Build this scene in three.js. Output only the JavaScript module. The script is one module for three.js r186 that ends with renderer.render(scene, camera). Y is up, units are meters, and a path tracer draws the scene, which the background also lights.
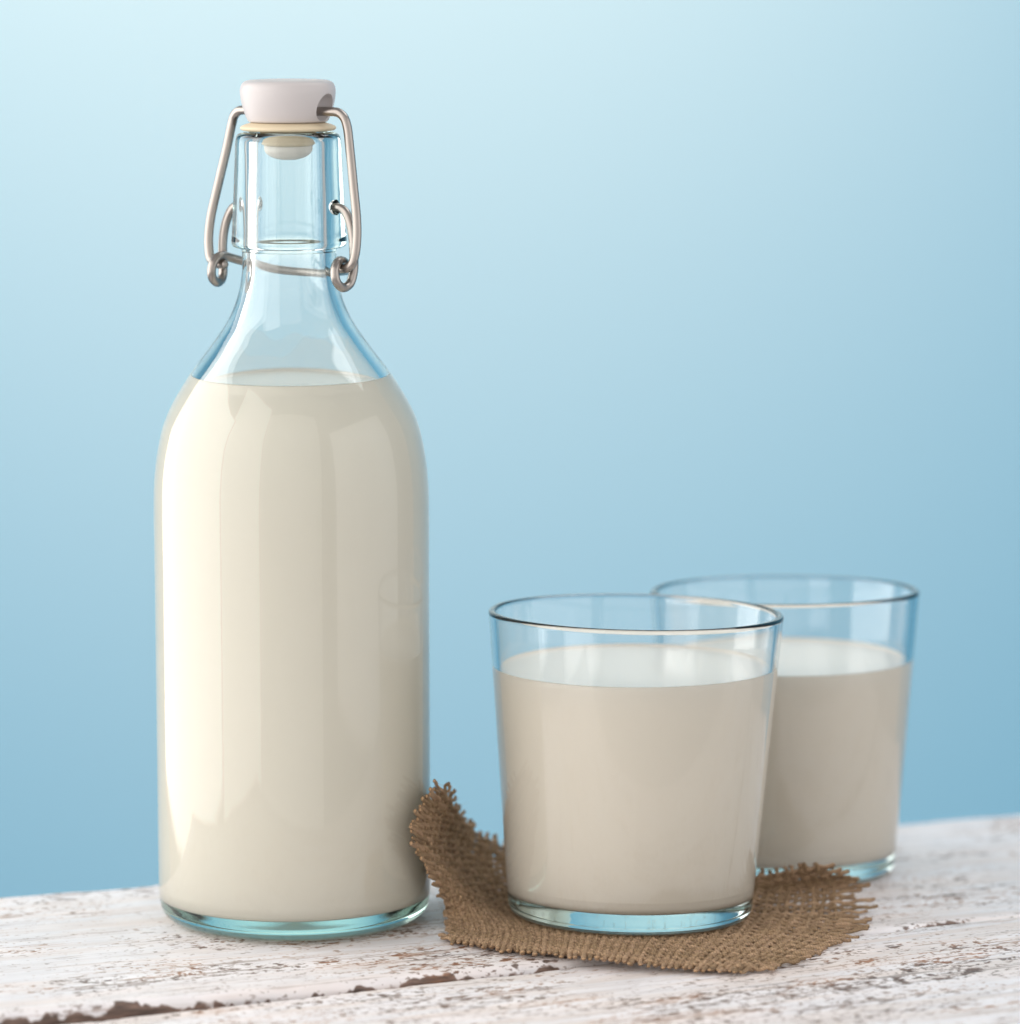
import * as THREE from 'three';
import { mergeGeometries } from 'three/addons/utils/BufferGeometryUtils.js';
import { RectAreaLightUniformsLib } from 'three/addons/lights/RectAreaLightUniformsLib.js';
import { Brush, Evaluator, SUBTRACTION } from 'three-bvh-csg';

// ------------------------------------------------------------------ camera
const scene = new THREE.Scene();
const camera = new THREE.PerspectiveCamera(13.4014, 1020 / 1024, 0.05, 20);
camera.position.set(0, 0.29974, 1.35);
camera.rotation.set(-7.3 * Math.PI / 180, 0, 0);
camera.focus = 1.318;
camera.userData.fStop = 7;
scene.add(camera);

// ------------------------------------------------------------------ light: unseen softboxes, room air, exposure
const renderer = new THREE.WebGLRenderer({ antialias: true });
renderer.toneMapping = THREE.LinearToneMapping;
renderer.toneMappingExposure = 1;
renderer.shadowMap.enabled = true;
RectAreaLightUniformsLib.init();
scene.background = new THREE.Color(0.44, 0.44, 0.45);   // the pale studio round the set

const V = (x, y, z) => new THREE.Vector3(x, y, z);
const rgb = (r, g, b) => new THREE.Color().setRGB(r, g, b);
function unseen_softbox(name, label, at, to, w, h, color, power) {
  const g = new THREE.Group();
  g.name = name; g.userData = { label, category: 'unseen_softbox' };
  g.position.set(...at);
  const m = new THREE.Matrix4().lookAt(V(...at), V(...to), V(0, 1, 0));   // the box looks down its own -z
  g.quaternion.setFromRotationMatrix(m);
  const dark = new THREE.MeshStandardMaterial({ color: rgb(0.5, 0.5, 0.5), roughness: 0.8 });
  const glow = new THREE.MeshStandardMaterial({ color: rgb(0.8, 0.8, 0.8), emissive: color, emissiveIntensity: 0.05, roughness: 0.9 });
  const t = 0.02;
  const shell = mergeGeometries([
    new THREE.BoxGeometry(w + 2 * t, h + 2 * t, t).translate(0, 0, 0.08),
    new THREE.BoxGeometry(t, h + 2 * t, 0.068).translate(-w / 2 - t / 2, 0, 0.035), new THREE.BoxGeometry(t, h + 2 * t, 0.068).translate(w / 2 + t / 2, 0, 0.035),
    new THREE.BoxGeometry(w, t, 0.068).translate(0, h / 2 + t / 2, 0.035), new THREE.BoxGeometry(w, t, 0.068).translate(0, -h / 2 - t / 2, 0.035)]);
  const s = new THREE.Mesh(shell, dark); s.name = 'housing'; g.add(s);
  const d = new THREE.Mesh(new THREE.BoxGeometry(w - 0.004, h - 0.004, 0.004).translate(0, 0, 0.012), glow); d.name = 'diffuser_light'; g.add(d);
  const l = new THREE.RectAreaLight(color, power, w, h); l.name = name + '_lamp'; l.position.z = 0.004; g.add(l);
  scene.add(g);
  return g;
}
unseen_softbox('unseen_softbox', 'unseen large white light panel lighting the milk bottle from the side', [-0.95, 0.42, -0.08], [0, 0.42, -0.02], 1.35, 1.16, rgb(1, 0.97, 0.93), 2.8);  // out of view, lights bottle and milk from the left
unseen_softbox('unseen_softbox_001', 'unseen dim wide light panel lighting the milk glasses from the side', [1.05, 0.40, 0.40], [0, 0.40, 0.0], 1.4, 1.10, rgb(1, 0.93, 0.88), 0.55);  // out of view, placed to light the right sides of bottle and glasses
unseen_softbox('unseen_softbox_002', 'unseen tall white light panel brightening the milk from the front corner', [-1.30, 1.00, 1.42], [-0.03, 0.80, 0], 1.26, 3.0, rgb(1, 0.945, 0.89), 1.75);  // unseen, placed to brighten the left fronts of the milk
unseen_softbox('unseen_softbox_003', 'unseen very broad dim light panel brightening the whole table from the front', [0.02, 1.00, 2.08], [0, 0.80, 0], 2.1, 3.0, rgb(1, 0.945, 0.89), 0.55);  // unseen, behind the camera, evenly brightens every front
unseen_softbox('unseen_softbox_004', 'unseen square white light panel brightening the far end of the table from above', [0.62, 1.2, -0.38], [0.20, 0, -0.02], 0.8, 0.6, rgb(1, 0.98, 0.97), 2.1);  // out of view overhead, placed to brighten the far right planks
{ // unseen amber spot, out of view, placed to lighten the upper backdrop
  const at = V(-0.22, 1.1, -0.3), to = V(-0.14, 0.52, -1.2), dir = to.clone().sub(at).normalize();
  const g = new THREE.Group();
  g.name = 'unseen_spot_lamp'; g.userData = { label: 'unseen small amber spot lamp lightening the top of the blue backdrop', category: 'lamp' };
  g.position.copy(at); g.quaternion.setFromUnitVectors(V(0, 0, 1), dir);
  const tube = new THREE.LatheGeometry([[0.001, -0.16], [0.05, -0.16], [0.055, -0.15], [0.055, 0.0], [0.05, 0.0], [0.05, -0.012], [0.001, -0.012]].map(([r, y]) => new THREE.Vector2(r, y)), 40).rotateX(Math.PI / 2);
  const h = new THREE.Mesh(tube, new THREE.MeshStandardMaterial({ color: rgb(0.4, 0.4, 0.4), roughness: 0.6 })); h.name = 'housing'; g.add(h);
  const amber = rgb(1, 0.315, 0.15);
  const lens = new THREE.Mesh(new THREE.CylinderGeometry(0.048, 0.048, 0.004, 40).rotateX(Math.PI / 2).translate(0, 0, -0.006), new THREE.MeshStandardMaterial({ color: rgb(0.8, 0.8, 0.8), emissive: amber, emissiveIntensity: 0.5 })); lens.name = 'lens_light'; g.add(lens);
  scene.add(g);
  const l = new THREE.SpotLight(amber, 18.5, 0, 0.61, 1, 2); l.name = 'unseen_spot_lamp_light';
  l.position.copy(at).addScaledVector(dir, 0.004); l.target.position.copy(to); l.shadow.radius = 2; l.castShadow = true;
  scene.add(l, l.target);
}

// ------------------------------------------------------------------ helpers
let seed = 7;
const rnd = () => { seed = (seed + 0x6d2b79f5) | 0; let t = Math.imul(seed ^ (seed >>> 15), 1 | seed); t = (t + Math.imul(t ^ (t >>> 7), 61 | t)) ^ t; return ((t ^ (t >>> 14)) >>> 0) / 4294967296; };
const hash = (x, y, s) => { let h = Math.imul(x, 374761393) + Math.imul(y, 668265263) + Math.imul(s, 2147483647 ^ 0x5bd1e995); h = Math.imul(h ^ (h >>> 13), 1274126177); return ((h ^ (h >>> 16)) >>> 0) / 4294967296; };
const noise = (x, y, s = 0) => {
  const ix = Math.floor(x), iy = Math.floor(y), fx = x - ix, fy = y - iy, a = fx * fx * (3 - 2 * fx), b = fy * fy * (3 - 2 * fy);
  const p = hash(ix, iy, s), q = hash(ix + 1, iy, s), r = hash(ix, iy + 1, s), t = hash(ix + 1, iy + 1, s);
  return p + (q - p) * a + (r - p) * b + (p - q - r + t) * a * b;
};
const fbm = (x, y, s, n = 4) => { let v = 0, a = 0.5, w = 0; for (let i = 0; i < n; i++) { v += a * noise(x, y, s + i * 17); w += a; x = x * 2.03 + 3.1; y = y * 2.03 + 1.7; a *= 0.5; } return v / w; };
const step = (a, b, x) => { const t = Math.min(1, Math.max(0, (x - a) / (b - a))); return t * t * (3 - 2 * t); };
const mix = (a, b, t) => a + (b - a) * t;
function mesh(name, geometry, material, parent = scene) {
  const o = new THREE.Mesh(geometry, material);
  o.name = name; o.castShadow = true; o.receiveShadow = true; parent.add(o);
  return o;
}
function tag(o, label, category, group, kind) {
  if (label) o.userData.label = label;
  if (category) o.userData.category = category;
  if (group) o.userData.group = group;
  if (kind) o.userData.kind = kind;
  return o;
}
const MM = 0.001;
// a smooth line through [radius, height] points given in millimetres
function spline(points, per = 8) {
  const c = new THREE.CatmullRomCurve3(points.map(([r, y]) => V(r, y, 0)), false, 'centripetal');
  return c.getPoints((points.length - 1) * per).map((p) => [Math.max(0, p.x), p.y]);
}
const lathe = (profile, segments = 128) => new THREE.LatheGeometry(profile.map(([r, y]) => new THREE.Vector2(r * MM, y * MM)), segments);

// ------------------------------------------------------------------ backdrop
{
  const w = 3.4, h = 2.6, m = new THREE.MeshStandardMaterial({ color: rgb(0.165, 0.45, 0.645), roughness: 0.95 });
  const o = mesh('backdrop', new THREE.BoxGeometry(w, h, 0.006).translate(0, 0.2, -1.203), m);
  tag(o, 'pale blue paper backdrop behind the table', 'backdrop', null, 'structure');
}

// ------------------------------------------------------------------ table of white painted planks
const TURN = 21.7 * Math.PI / 180;
function paint(x, z, s) {          // metres along and across the plank -> flake of bare wood, relief, tone
  const wx = x + 0.004 * (noise(x * 60, z * 60, s + 5) - 0.5), wz = z + 0.0016 * (noise(x * 90, z * 90, s + 6) - 0.5);
  const patch = fbm(wx * 22, wz * 60, s, 3);
  const speck = fbm(wx * 300, wz * 560, s + 31, 3);
  const grain = fbm(wx * 28, wz * 900, s + 61, 3);
  const lump = fbm(wx * 120, wz * 200, s + 91, 4);
  const flake = step(0.685, 0.745, speck * 0.78 + patch * 0.26 + (grain - 0.5) * 0.16);
  const fine = step(0.722, 0.78, fbm(wx * 620, wz * 1300, s + 41, 2) * 0.8 + patch * 0.3) * 0.8;
  const crack = step(0.70, 0.78, fbm(wx * 40, wz * 1100, s + 71, 2) * 0.85 + patch * 0.2);
  return { flake: Math.max(flake, fine, crack * 0.5), patch, grain, lump, relief: lump * 0.5 + grain * 0.25 - Math.max(flake, crack * 0.5) * 0.55 };
}
function plankMaps(s, length, width, wood) {
  const W = 2048, H = 512, col = new Uint8Array(W * H * 4), bump = new Uint8Array(W * H * 4);
  for (let j = 0; j < H; j++) for (let i = 0; i < W; i++) {
    const x = (i / W - 0.5) * length, z = (j / H - 0.5) * width, p = paint(x, z, s), k = (j * W + i) * 4;
    // bare wood also along the two long edges, where the paint has been knocked off
    const e = (width / 2 - Math.abs(z)) / width, knocked = step(-0.002, 0.003, 0.053 + 0.045 * (fbm(x * 60, 3, s + 111, 2) - 0.5) + 0.030 * (fbm(x * 420, z * 300, s + 112, 2) - 0.5) - e);
    const bare = Math.max(p.flake, knocked), tone = 0.98 + 0.07 * (p.lump - 0.5) + 0.08 * (p.patch - 0.5) + 0.06 * (p.grain - 0.5);
    const warm = step(0.45, 0.75, fbm(x * 18 + 9, z * 140, s + 131, 3));
    const stain = wood * step(0.40, 0.72, fbm(x * 30, z * 300, s + 151, 3));
    const white = [0.965 * tone, mix(0.955, 0.935, warm) * tone, mix(0.965, 0.93, warm) * tone];
    const brownish = 0.55 + 0.9 * fbm(x * 220, z * 1400, s + 9, 3), rust = step(0.45, 0.7, fbm(x * 40 + 5, z * 90, s + 171, 2)), brown = [mix(0.40, 0.54, rust) * brownish, mix(0.32, 0.37, rust) * brownish, mix(0.28, 0.265, rust) * brownish];
    const thin = [0.90, 0.84, 0.80];
    for (let c = 0; c < 3; c++) col[k + c] = Math.round(255 * Math.min(1, Math.max(0, mix(mix(white[c], thin[c] * tone, stain * 0.45), brown[c], bare * mix(0.45, 0.95, Math.max(knocked, step(0.35, 0.7, p.patch)))))));
    col[k + 3] = 255;
    const r = Math.min(1, Math.max(0, 0.5 + 0.6 * (p.relief - 0.35) - 0.3 * knocked));
    bump[k] = bump[k + 1] = bump[k + 2] = Math.round(255 * r); bump[k + 3] = 255;
  }
  const tex = (d, srgb) => { const t = new THREE.DataTexture(d, W, H, THREE.RGBAFormat); t.wrapS = t.wrapT = THREE.MirroredRepeatWrapping; t.magFilter = THREE.LinearFilter; t.minFilter = THREE.LinearFilter; if (srgb) t.colorSpace = THREE.SRGBColorSpace; t.needsUpdate = true; return t; };
  return { map: tex(col, true), bumpMap: tex(bump, false) };
}
function plank(s, x0, x1, z0, z1, wood, wind = 0, thick = 24) {   // millimetres
  const L = 0.64, wide = (z1 - z0) * MM, zc = (z0 + z1) / 2;
  const maps = plankMaps(s, L, wide + 0.02, wood);
  const m = new THREE.MeshStandardMaterial({ ...maps, bumpScale: 0.0007, roughness: 0.5 });
  const r = 3.0, ring = [];
  const top = 150;
  ring.push([z0, -thick], [z0, -r - 4]);
  for (let k = 0; k <= 6; k++) { const a = Math.PI - k / 6 * Math.PI / 2; ring.push([z0 + r + r * Math.cos(a), -r + r * Math.sin(a)]); }
  for (let k = 1; k < top; k++) ring.push([mix(z0 + r, z1 - r, k / top), 0]);
  for (let k = 0; k <= 6; k++) { const a = Math.PI / 2 - k / 6 * Math.PI / 2; ring.push([z1 - r + r * Math.cos(a), -r + r * Math.sin(a)]); }
  ring.push([z1, -r - 4], [z1, -thick], [z0, -thick]);
  const xs = [];
  for (let x = x0; x < -210; x += 6) xs.push(x);
  for (let x = -210; x < 215; x += 0.75) xs.push(x);
  for (let x = 215; x <= x1; x += 6) xs.push(x);
  const n = ring.length, pos = [], uv = [], idx = [];
  let arc = [0];
  for (let k = 1; k < n; k++) arc.push(arc[k - 1] + Math.hypot(ring[k][0] - ring[k - 1][0], ring[k][1] - ring[k - 1][1]));
  const arcTop = arc[2 + 6], arcEnd = arc[n - 1];
  for (const x of xs) for (let k = 0; k < n; k++) {
    let [z, y] = ring[k];
    const xm = x * MM, zm = (z - zc) * MM;
    if (y > -r - 5) {
      const p = paint(xm, zm, s), edge = Math.min(z - z0, z1 - z), near = step(14, 0, edge);
      y += 0.45 * (fbm(xm * 9, zm * 14, s + 201, 3) - 0.5) * 2 + 0.40 * (p.relief - 0.35);
      // the long edges are worn and chipped
      const chip = step(0.52, 0.78, fbm(xm * 70, zm * 70 + y * 0.05, s + 211, 3)) * near;
      y -= 0.8 * chip * step(4, 0, edge);
      z += (z > zc ? -1 : 1) * (chip * 0.7 + near * 0.5 * (noise(xm * 35, s, 3) - 0.5));
    }
    // old planks wind: this one dips at one end and is a little wider there
    const w = wind * step(10, 100, x), back = z < 30 ? (z - 30) * (1 + 0.16 * step(0, 100, x) * (wind ? 1 : 0)) : z - 30;
    pos.push(x * MM, (y + back * Math.tan(w)) * MM, (30 + back) * MM);
    uv.push(xm / L + 0.5, ((arc[k] - arcTop - (z1 - z0 - 2 * r) / 2) * MM) / (wide + 0.02) + 0.5);
  }
  for (let i = 0; i + 1 < xs.length; i++) for (let k = 0; k + 1 < n; k++) { const a = i * n + k, b = a + n; idx.push(a, b, a + 1, b, b + 1, a + 1); }
  for (const i of [0, xs.length - 1]) for (let k = 1; k + 1 < n - 1; k++) i ? idx.push(i * n, i * n + k, i * n + k + 1) : idx.push(0, k + 1, k);
  const g = new THREE.BufferGeometry();
  g.setAttribute('position', new THREE.Float32BufferAttribute(pos, 3));
  g.setAttribute('uv', new THREE.Float32BufferAttribute(uv, 2));
  g.setIndex(idx);
  g.computeVertexNormals();
  return [g, m];
}
{
  const table = new THREE.Group();
  table.name = 'table_top'; tag(table, 'weathered white painted plank table top under bottle and glasses', 'table', null, 'structure');
  table.rotation.y = TURN;
  scene.add(table);
  const [g1, m1] = plank(11, -285, 330, -79.5, 72.4, 0.55, 0.0314);
  mesh('plank', g1, m1, table);
  const [g2, m2] = plank(47, -330, 330, 74.0, 222, 1.0);
  const front = mesh('plank', g2, m2, table);
  front.position.y = -0.6 * MM; front.rotation.z = 0.020;
}

// ------------------------------------------------------------------ materials of the things
const clearGlass = new THREE.MeshPhysicalMaterial({ color: rgb(1, 1, 1), roughness: 0, ior: 1.5, transmission: 1, thickness: 0.003, attenuationColor: rgb(0.80, 0.93, 0.92), attenuationDistance: 0.05 });
const greenGlass = new THREE.MeshPhysicalMaterial({ color: rgb(1, 1, 1), roughness: 0, ior: 1.5, transmission: 1, thickness: 0.003, attenuationColor: rgb(0.72, 0.91, 0.86), attenuationDistance: 0.05 });
const milk = new THREE.MeshPhysicalMaterial({ color: rgb(0.985, 0.912, 0.80), roughness: 0.12, ior: 1.35 });
const porcelain = new THREE.MeshPhysicalMaterial({ color: rgb(0.57, 0.53, 0.525), roughness: 0.42 });
const rubber = new THREE.MeshStandardMaterial({ color: rgb(0.72, 0.60, 0.42), roughness: 0.6 });
const plugWhite = new THREE.MeshStandardMaterial({ color: rgb(0.80, 0.76, 0.70), roughness: 0.5 });
const steel = new THREE.MeshStandardMaterial({ color: rgb(0.40, 0.36, 0.33), metalness: 1, roughness: 0.28 });

// ------------------------------------------------------------------ swing-top bottle
const bottleAt = [-0.0674, 0.0006, 0.010], bottleLean = 0.14 * Math.PI / 180;
const HW = -30 * Math.PI / 180;          // how far the wire axis is turned towards the camera
const outer = [
  ...spline([[0, 2.6], [20, 2.2], [32, 0.7], [36.5, 0.1], [39.4, 0.9], [41.4, 3.0], [42.3, 6.5], [42.6, 12]], 7),
  ...spline([[42.6, 14], [42.6, 60], [42.6, 110], [42.65, 128], [42.4, 137], [41.3, 146.5], [38.6, 157], [32.3, 168.5], [23.4, 180.7], [18.9, 187.6], [15.9, 195], [14.75, 201], [14.45, 206], [14.6, 208.6]], 9),
  ...spline([[14.9, 209.3], [16.3, 209.6], [17.3, 210.1], [17.75, 211.3], [17.6, 213.5], [17.1, 224], [16.4, 238], [16.25, 241.6], [15.6, 244.1], [14.0, 245.0], [12.2, 244.9]], 6)];
const innerUp = [   // the inside, from the bottom up
  ...spline([[0, 9.4], [20, 8.6], [32, 6.9], [36.6, 7.1], [38.8, 9.4], [39.5, 13.5], [39.6, 20]], 6),
  ...spline([[39.6, 24], [39.6, 70], [39.6, 110], [39.55, 127], [39.2, 136], [38.0, 145.5], [35.2, 155.8], [29.0, 167], [20.0, 179.5], [15.3, 187], [12.4, 195], [11.2, 202], [10.8, 210], [10.6, 225], [10.4, 238], [10.5, 242]], 9),
  [10.9, 243.8], [11.5, 244.6]];
const bottle = new THREE.Group();
bottle.name = 'milk_bottle';
tag(bottle, 'swing top glass bottle full of milk with white stopper and steel wire', 'bottle');
bottle.position.set(...bottleAt); bottle.rotation.set(0, HW, bottleLean, 'ZYX');
scene.add(bottle);
{
  const ev = new Evaluator(); ev.attributes = ['position', 'normal', 'uv']; ev.useGroups = false;
  const body = new Brush(lathe([...outer, ...innerUp.slice().reverse()], 144), clearGlass); body.updateMatrixWorld();
  let cut = body;
  for (const s of [-1, 1]) {
    const drill = new Brush(mergeGeometries([new THREE.CapsuleGeometry(2.4 * MM, 6 * MM, 8, 24).rotateZ(Math.PI / 2).translate(s * 19.2 * MM, 222.3 * MM, 0)]), clearGlass);
    drill.updateMatrixWorld();
    cut = ev.evaluate(cut, drill, SUBTRACTION);
  }
  mesh('glass_body', cut.geometry, greenGlass, bottle);

  // stopper: porcelain head with a countersunk wire hole on each side, rubber washer, plug
  const head = new Brush(lathe([[0, 260.9], ...spline([[8, 261.0], [12.4, 260.7], [13.9, 259.9], [14.6, 258.2], [14.55, 255.8], [13.9, 252.6], [12.8, 249.4], [12.2, 248.3], [11.4, 248.0]], 6), [0, 248.0]].reverse(), 96), porcelain);
  head.updateMatrixWorld();
  let cap = head;
  for (const s of [-1, 1]) {
    const drill = new Brush(new THREE.CapsuleGeometry(4.3 * MM, 10 * MM, 12, 32).rotateZ(Math.PI / 2).translate(s * 18.2 * MM, 252.6 * MM, 0), porcelain);
    drill.updateMatrixWorld();
    cap = ev.evaluate(cap, drill, SUBTRACTION);
  }
  const stopper = mesh('stopper', cap.geometry, porcelain, bottle);
  mesh('washer', lathe([[0, 245.15], ...spline([[9, 245.15], [11.8, 245.25], [14.3, 245.6], [14.75, 246.3], [14.2, 246.9], [12.6, 247.5], [11.2, 247.95]], 5), [0, 247.97]], 96), rubber, stopper);
  mesh('plug', lathe([[0, 236.2], ...spline([[2.5, 236.3], [5.4, 237.2], [7.2, 238.9], [7.6, 240.3]], 4), [7.6, 240.5], [0, 240.5]], 64), plugWhite, stopper);
  mesh('plug_ring', lathe([[0, 240.52], ...spline([[8.2, 240.55], [8.7, 241.2], [8.8, 242.2], [8.6, 243.6]], 4), [8.6, 245.1], [0, 245.1]], 64), rubber, stopper);

  // wires: lists of right-hand points in millimetres, mirrored to the left
  const mirrored = (half) => [...half.slice(1).reverse().map(([x, y, z]) => [-x, y, z]), ...half];
  const wire = (points, r, n) => {
    const c = new THREE.CatmullRomCurve3(points.map(([x, y, z]) => V(x * MM, y * MM, z * MM)), false, 'centripetal');
    const ends = [c.getPoint(0), c.getPoint(1)].map((p) => new THREE.SphereGeometry(r * MM * 0.99, 14, 10).translate(p.x, p.y, p.z));
    return mergeGeometries([new THREE.TubeGeometry(c, n, r * MM, 14), ...ends]);
  };
  const bail = [[0, 251.4, 0], [8, 251.4, 0], [15.5, 251.4, 0], [18.2, 251.1, -0.2], [20.0, 249.6, -0.4], [21.0, 247, -0.5], [22.4, 240, 0.2], [24.6, 229, 1.8], [26.6, 218.5, 3.3], [27.0, 213, 4.0], [26.7, 208.6, 4.5], [25.8, 205.6, 4.9], [23.8, 204.2, 5.0], [20.8, 203.9, 5.0]];
  mesh('bail_wire', wire(mirrored(bail), 1.42, 360), steel, bottle);
  const lever = [[0, 201.2, -17.6], [7.5, 201.4, -15.9], [13.6, 202.2, -11.6], [18.0, 203.8, -5.5], [20.6, 205.6, 0.6], [21.4, 206.4, 3.6], [21.9, 206.3, 6.6], [22.3, 203.9, 9.2], [22.7, 200.4, 8.9], [23.0, 198.3, 5.6], [23.4, 199.4, 2.3], [23.8, 203.0, 0.9], [24.0, 207.4, 0.9], [23.7, 212.5, 0.8], [22.6, 217.4, 0.5], [20.6, 221.0, 0.2], [18.4, 222.2, 0], [16.6, 222.3, 0], [15.9, 222.3, 0]];
  mesh('lever_wire', wire(mirrored(lever), 1.40, 520), steel, bottle);
}

// what is poured into a vessel: the inside, a hair wider so that it sits in the wall, up to a level
function poured(inside, level, meniscus = 0.9, tilt = [0, 0]) {
  const p = [];
  for (const [r, y] of inside) { if (y >= level) break; p.push([r === 0 ? 0 : r + 0.28, y - 0.28]); }
  const rim = (() => { for (let i = 1; i < inside.length; i++) if (inside[i][1] >= level) { const [r0, y0] = inside[i - 1], [r1, y1] = inside[i]; return mix(r0, r1, (level - y0) / (y1 - y0)); } })();
  while (p.length && p[p.length - 1][1] > level - 0.4) p.pop();
  p.push([rim + 0.28, level - 0.3 + meniscus]);
  for (let k = 0; k <= 10; k++) { const d = k * 0.45; p.push([rim - 0.02 - d, level + meniscus * Math.exp(-d / 1.1)]); }
  for (let k = 1; k <= 6; k++) p.push([(rim - 4.6) * (1 - k / 6), level]);
  return lathe(p, 144);
}
{
  const o = mesh('milk', poured(innerUp, 168.0), milk);
  o.position.set(...bottleAt); o.rotation.z = bottleLean;
  tag(o, 'creamy white milk filling the tall glass bottle', 'milk', 'portions of milk');
  // the thin film that pouring left on the inside of the shoulder
  const n = 160, rows = 14, pos = [], uv = [], idx = [];
  const wall = (y) => { for (let i = 1; i < innerUp.length; i++) if (innerUp[i][1] >= y) { const [r0, y0] = innerUp[i - 1], [r1, y1] = innerUp[i]; return mix(r0, r1, (y - y0) / (y1 - y0)); } };
  for (let a = 0; a <= n; a++) {
    const q = a / n * Math.PI * 2, ragged = 180.5 + 2.6 * Math.sin(q * 2 + 0.6) + 1.6 * Math.sin(q * 5 + 2) + 0.9 * Math.sin(q * 11);
    for (let k = 0; k <= rows; k++) { const y = mix(168.6, ragged, k / rows), r = wall(y) - 0.06; pos.push(r * Math.cos(q) * MM, y * MM, r * Math.sin(q) * MM); uv.push(a / n * 4, k / rows); }
  }
  for (let a = 0; a < n; a++) for (let k = 0; k < rows; k++) { const p = a * (rows + 1) + k, r = p + rows + 1; idx.push(p, p + 1, r, r, p + 1, r + 1); }
  const g = new THREE.BufferGeometry();
  g.setAttribute('position', new THREE.Float32BufferAttribute(pos, 3)); g.setAttribute('uv', new THREE.Float32BufferAttribute(uv, 2)); g.setIndex(idx); g.computeVertexNormals();
  mesh('film', g, new THREE.MeshStandardMaterial({ color: rgb(0.95, 0.90, 0.82), roughness: 0.8, transparent: true, opacity: 0.13 }), o);
}

// ------------------------------------------------------------------ tumblers
function tumbler(R, base, height) {
  const k = (y) => mix(base, R, (y - 6) / (height - 6)), thick = (y) => mix(2.4, 2.3, y / height);
  const out = [...spline([[0, 1.6], [base * 0.55, 1.5], [base - 9, 1.1], [base - 6, 0.15], [base - 3.4, 0.1], [base - 1.4, 1.0], [base - 0.4, 2.8], [k(6), 6]], 6)];
  for (let j = 1; j <= 10; j++) { const y = mix(6, height - 1.4, j / 10); out.push([k(y), y]); }
  const t = 2.3, c = k(height) - t / 2;
  for (let a = 1; a < 8; a++) out.push([c + (t / 2 + 0.1) * Math.cos(a / 8 * Math.PI), height - 1.2 + (t / 2 + 0.25) * Math.sin(a / 8 * Math.PI)]);
  const up = [...spline([[0, 7.4], [base * 0.6, 7.1], [base - 7, 6.8], [base - 4.4, 7.1], [base - 2.9, 8.3], [k(11) - thick(11), 11]], 6)];
  for (let j = 1; j <= 10; j++) { const y = mix(11, height - 1.4, j / 10); up.push([k(y) - thick(y), y]); }
  return { glass: lathe([...out, ...up.slice().reverse()], 144), inside: up };
}
function glassOfMilk(at, lean, dims, level, labels, name) {
  const t = tumbler(...dims);
  const g = mesh(name, t.glass, clearGlass);
  tag(g, labels[0], 'drinking glass', 'glasses of milk');
  g.position.set(...at.map((v) => v * MM)); g.rotation.set(lean[0] * Math.PI / 180, 0, lean[1] * Math.PI / 180);
  // the milk surface stays level while the glass leans: shear the liquid's top back
  const mg = poured(t.inside, level, 0.8), p = mg.attributes.position, q = new THREE.Euler(g.rotation.x, 0, g.rotation.z);
  const up = V(0, 1, 0).applyEuler(new THREE.Euler(-q.x, 0, 0)).applyEuler(new THREE.Euler(0, 0, -q.z));
  for (let i = 0; i < p.count; i++) {
    const y = p.getY(i), w = step(level - 12, level - 1, y / MM);
    const dy = -(up.x * p.getX(i) + up.z * p.getZ(i)) / up.y * w;
    const grow = 1 + dy / MM * ((dims[0] - dims[1]) / dims[2]) / dims[0];
    p.setXYZ(i, p.getX(i) * grow, y + dy, p.getZ(i) * grow);
  }
  mg.computeVertexNormals();
  const m = mesh(name === 'drinking_glass' ? 'milk_001' : 'milk_002', mg, milk);
  m.position.copy(g.position); m.rotation.copy(g.rotation);
  tag(m, labels[1], 'milk', 'portions of milk');
}
glassOfMilk([37.5, 1.8, 13.5], [-1.4, -1.0], [45.9, 38.4, 95.2], 78.0, ['clear glass tumbler of milk standing on the burlap cloth', 'creamy milk in the tumbler that stands on burlap'], 'drinking_glass');
glassOfMilk([91.0, -1.7, -67.5], [-2.0, 0.3], [44.3, 36.7, 93.6], 71.0, ['clear glass tumbler of milk standing on bare planks behind the burlap', 'creamy milk in the tumbler that stands on the bare planks'], 'drinking_glass_001');

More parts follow.
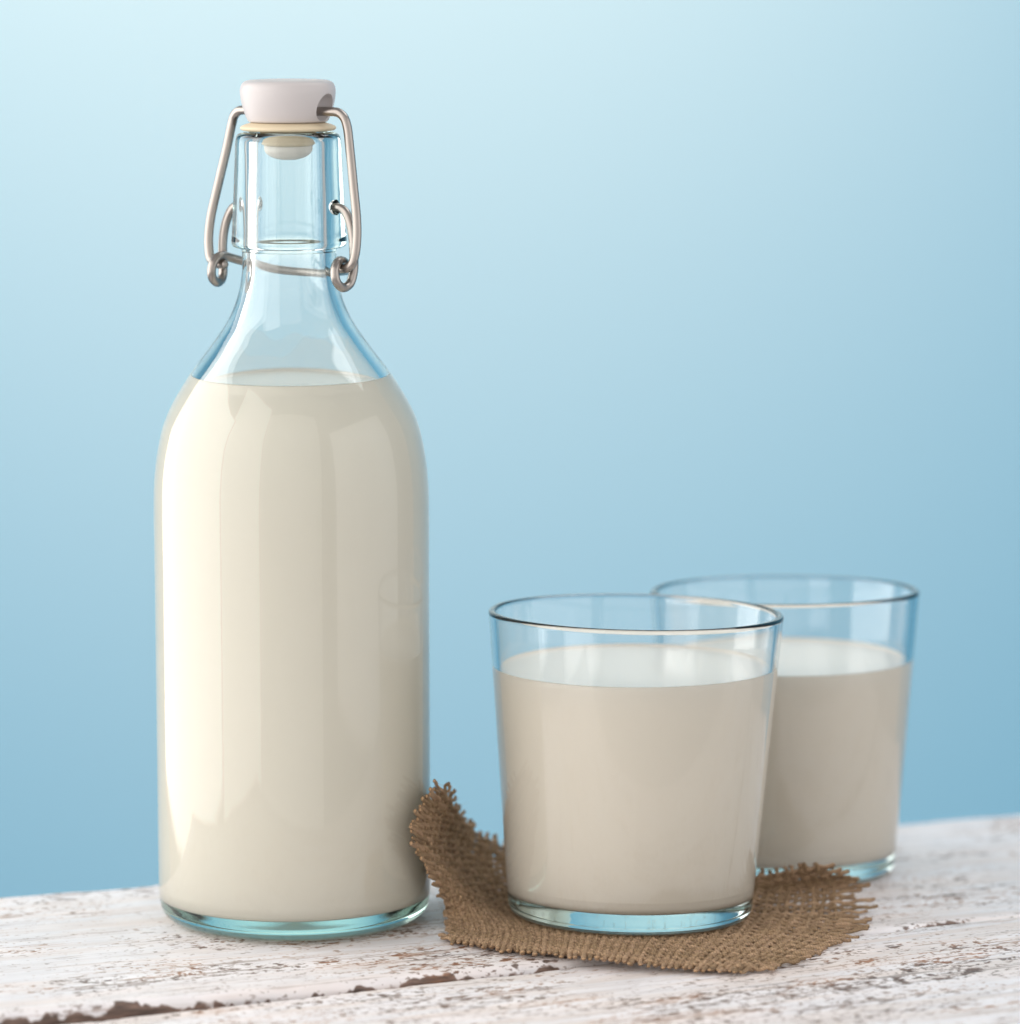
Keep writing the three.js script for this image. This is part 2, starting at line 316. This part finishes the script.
// ------------------------------------------------------------------ burlap cloth
{
  // control points (mm): u runs along the near edge, v from the near edge to the back
  const G = [
    [[-18, 1.4, 48], [3, 1.8, 63], [25, 2.6, 75], [49, 1.6, 83], [72, 1.3, 87]],
    [[-16, 1.3, 32], [4, 1.6, 45], [27, 2.2, 57], [53, 1.6, 65], [84, 1.3, 69]],
    [[-17.5, 5, 24], [2, 1.5, 27], [29, 1.3, 38], [57, 1.2, 47], [93, 1.3, 51]],
    [[-21.5, 15, 28], [-2, 2.0, 10], [30, 1.2, 18], [60, 1.2, 29], [100, 1.3, 33]],
    [[-27, 27, 33], [-7, 6, -7], [30, 1.2, -3], [63, 1.2, 11], [104, 1.6, 11]],
    [[-26, 36.5, 30], [-10, 12, -21], [29, 1.3, -24], [67, 2.0, -9], [104, 7.0, -4]],
    [[-21.5, 43.5, 22], [-9, 17, -33], [28, 2.0, -46], [70, 6.5, -17], [98, 14.5, 1]]];
  const NV = G.length, NU = G[0].length;
  const cr = (a, b, c, d, t) => 0.5 * (2 * b + (c - a) * t + (2 * a - 5 * b + 4 * c - d) * t * t + (3 * b - a - 3 * c + d) * t * t * t);
  const at = (i, j, k) => {
    const lin = (f, n, p) => p < 0 ? 2 * f(0) - f(-p) : p > n - 1 ? 2 * f(n - 1) - f(2 * (n - 1) - p) : f(p);
    return lin((jj) => lin((ii) => G[jj][ii][k], NU, i), NV, j);
  };
  const S = (u, v) => {
    const cu = Math.min(1, Math.max(0, u)), cv = Math.min(1, Math.max(0, v));
    const x = cu * (NU - 1), y = cv * (NV - 1), i = Math.min(NU - 2, Math.floor(x)), j = Math.min(NV - 2, Math.floor(y)), o = [];
    for (let k = 0; k < 3; k++) { const r = []; for (let b = -1; b < 3; b++) r.push(cr(at(i - 1, j + b, k), at(i, j + b, k), at(i + 1, j + b, k), at(i + 2, j + b, k), x - i)); o.push(cr(...r, y - j)); }
    const p = V(...o);
    if (u !== cu || v !== cv) {                                   // past the edge: straight on
      const e = 0.02, du = u - cu, dv = v - cv, q = S(cu - Math.sign(du) * e, cv - Math.sign(dv) * e);
      p.addScaledVector(p.clone().sub(q), Math.max(Math.abs(du), Math.abs(dv)) / e);
    }
    return p;
  };
  const frame = (u, v) => { const e = 0.004, p = S(u, v), a = S(u + e, v).sub(S(u - e, v)), b = S(u, v + e).sub(S(u, v - e)); return { p, n: a.cross(b).normalize(), a: S(u + e, v).sub(S(u - e, v)).normalize(), b: b.normalize() }; };
  const NW = 44, NF = 50, AMP = 0.50, flat = [], SIDES = 7;
  const pos = [], nor = [], uvs = [], cols = [], idx = [];
  const centre = [];                                              // kept for the loose fibres
  function yarn(path, tint, r0) {                                  // path: [{p, n}] in mm
    const first = pos.length / 3, N = path.length;
    let run = 0;
    for (let k = 0; k < N; k++) {
      const { p, n } = path[k], t = path[Math.min(N - 1, k + 1)].p.clone().sub(path[Math.max(0, k - 1)].p).normalize();
      const side = t.clone().cross(n).normalize(), upv = side.clone().cross(t).normalize();
      if (k) run += p.distanceTo(path[k - 1].p);
      const rr = r0 * (0.86 + 0.3 * noise(run * 0.55, tint * 977, 3) + 0.1 * noise(run * 2.3, tint * 577, 4));
      const tone = 0.82 + 0.36 * noise(run * 0.30, tint * 313, 8) , v = (0.78 + 0.44 * tint) * tone;
      for (let s = 0; s <= SIDES; s++) {
        const a = s / SIDES * Math.PI * 2, ca = Math.cos(a), sa = Math.sin(a), strand = 1 + 0.10 * Math.cos(2 * a - run * 2.6);
        pos.push((p.x + (side.x * ca * 1.12 + upv.x * sa * 0.86) * rr * strand) * MM, (p.y + (side.y * ca * 1.12 + upv.y * sa * 0.86) * rr * strand) * MM, (p.z + (side.z * ca * 1.12 + upv.z * sa * 0.86) * rr * strand) * MM);
        nor.push(side.x * ca + upv.x * sa, side.y * ca + upv.y * sa, side.z * ca + upv.z * sa);
        uvs.push(run / 8, s / SIDES);
        cols.push(v, v * (0.97 + 0.06 * tone - 0.06), v * (0.90 + 0.1 * tint));
      }
      centre.push([p.x, p.y, p.z, n.x, n.y, n.z, t.x, t.y, t.z, k < 3 || k > N - 4 ? 1 : 0]);
    }
    const C = SIDES + 1;
    for (let k = 0; k + 1 < N; k++) for (let s = 0; s < SIDES; s++) { const a = first + k * C + s, b = a + C; idx.push(a, b, a + 1, b, b + 1, a + 1); }
    for (const k of [0, N - 1]) {                                  // ragged ends
      const c = pos.length / 3, e = path[k].p.clone().add(path[k].p.clone().sub(path[k ? k - 1 : 1].p).normalize().multiplyScalar(0.35)), d = path[k].p.clone().sub(path[k ? k - 1 : 1].p).normalize();
      pos.push(e.x * MM, e.y * MM, e.z * MM); nor.push(d.x, d.y, d.z); uvs.push(0, 0); cols.push(1.25, 1.12, 0.95);
      for (let s = 0; s < SIDES; s++) k ? idx.push(first + k * C + s + 1, first + k * C + s, c) : idx.push(first + s, first + s + 1, c);
    }
  }
  const lift = (q) => { q.y = Math.max(q.y, 0.75); return q; };
  const warp = (c, t) => [c, t], weft = (c, t) => [t, c];
  function family(count, cross, along) {                           // along(i, t) -> [u, v]
    for (let i = 0; i < count; i++) {
      const tint = rnd(), r0 = 0.53 + 0.16 * rnd(), e0 = 0.018 + 0.035 * rnd(), e1 = 0.020 + (along === weft ? 0.05 : 0.045) * rnd(), steps = cross * 5, path = [];
      const wob = rnd() * 50, bend0 = (rnd() - 0.5) * 2.6, bend1 = (rnd() - 0.5) * 2.6, hop0 = rnd() * 1.8, hop1 = rnd() * 1.8;
      for (let k = 0; k <= steps; k++) {
        const t = mix(-e0, 1 + e1, k / steps), off = 0.5 * (noise(t * 9 + wob, i, 5) - 0.5);
        const [u, v] = along((i + 0.5 + off) / count, t), f = frame(u, v);
        const out = Math.max(0, -t - 0.004, t - 1.004), first = t < 0.5;
        const wave = along === warp ? Math.cos(Math.PI * (t * cross - 0.5 + i)) : -Math.cos(Math.PI * (t * cross - 0.5 + i));
        const q = f.p.clone().addScaledVector(f.n, AMP * wave * (out > 0 ? 0.6 : 1));
        if (out > 0) { const w = out / 0.06; q.addScaledVector(along === warp ? f.a : f.b, (first ? bend0 : bend1) * w * w * 0.6).addScaledVector(f.n, (first ? hop0 : hop1) * w * w * 0.5); }
        path.push({ p: lift(q), n: f.n });
      }
      yarn(path, tint, r0);
    }
  }
    family(NW, NF, warp);
  family(NF, NW, weft);
  const g = new THREE.BufferGeometry();
  g.setAttribute('position', new THREE.Float32BufferAttribute(pos, 3));
  g.setAttribute('normal', new THREE.Float32BufferAttribute(nor, 3));
  g.setAttribute('uv', new THREE.Float32BufferAttribute(uvs, 2));
  g.setAttribute('color', new THREE.Float32BufferAttribute(cols, 3));
  g.setIndex(idx);
  // twisted jute fibres
  const W = 256, H = 64, d = new Uint8Array(W * H * 4);
  for (let j = 0; j < H; j++) for (let i = 0; i < W; i++) {
    const q = (i / W * 10 + j / H * 2), f = 0.5 + 0.5 * Math.sin(q * Math.PI * 2) , n = noise(i * 0.12, j * 0.9 + i * 0.9, 2), v = 0.52 + 0.22 * f + 0.55 * (n - 0.5), k = (j * W + i) * 4;
    d[k] = d[k + 1] = d[k + 2] = Math.round(255 * Math.min(1, Math.max(0, v + 0.18))); d[k + 3] = 255;
  }
  const fib = new THREE.DataTexture(d, W, H, THREE.RGBAFormat); fib.wrapS = fib.wrapT = THREE.RepeatWrapping; fib.magFilter = THREE.LinearFilter; fib.needsUpdate = true;
  const jute = new THREE.MeshStandardMaterial({ color: rgb(0.56, 0.385, 0.24), vertexColors: true, map: fib, bumpMap: fib, bumpScale: 0.0006, roughness: 1 });
  const cloth = new THREE.Group();
  cloth.name = 'burlap_cloth'; tag(cloth, 'small frayed brown burlap square with curled corners under a glass', 'cloth');
  scene.add(cloth);
  tag(mesh('weave', g, jute, cloth), null, null, null, 'stuff');
  // loose fibres standing off the yarns
  const hp = [], hi = [];
  for (let k = 0; k < 9000; k++) {
    const c = centre[Math.floor(rnd() * centre.length)];
    const n = V(c[3], c[4], c[5]), t = V(c[6], c[7], c[8]), p0 = V(c[0], c[1], c[2]).addScaledVector(n, 0.6);
    const dir = V(rnd() - 0.5, rnd() - 0.5, rnd() - 0.5).addScaledVector(n, 0.35).addScaledVector(t, (rnd() - 0.5) * 1.6).normalize(), curl = V(rnd() - 0.5, rnd() - 0.5, rnd() - 0.5);
    const len = 0.8 + 2.4 * rnd() * rnd(), r = 0.035 + 0.03 * rnd(), f = hp.length / 3;
    for (let s = 0; s <= 4; s++) {
      const w = s / 4, p = p0.clone().addScaledVector(dir, len * w).addScaledVector(curl, len * 0.55 * w * w);
      p.y = Math.max(p.y, 0.3);
      const a = dir.clone().cross(V(0.3, 1, 0.2)).normalize(), b = a.clone().cross(dir);
      for (let e = 0; e < 3; e++) { const q = e / 3 * Math.PI * 2, rr = r * (1 - 0.6 * w); hp.push((p.x + (a.x * Math.cos(q) + b.x * Math.sin(q)) * rr) * MM, (p.y + (a.y * Math.cos(q) + b.y * Math.sin(q)) * rr) * MM, (p.z + (a.z * Math.cos(q) + b.z * Math.sin(q)) * rr) * MM); }
      if (s) for (let e = 0; e < 3; e++) { const A = f + (s - 1) * 3 + e, B = f + (s - 1) * 3 + (e + 1) % 3; hi.push(A, B, A + 3, B, B + 3, A + 3); }
    }
  }
  const hg = new THREE.BufferGeometry();
  hg.setAttribute('position', new THREE.Float32BufferAttribute(hp, 3)); hg.setIndex(hi); hg.computeVertexNormals();
  tag(mesh('fuzz', hg, new THREE.MeshStandardMaterial({ color: rgb(0.52, 0.37, 0.22), roughness: 1 }), cloth), null, null, null, 'stuff');
}

renderer.render(scene, camera);
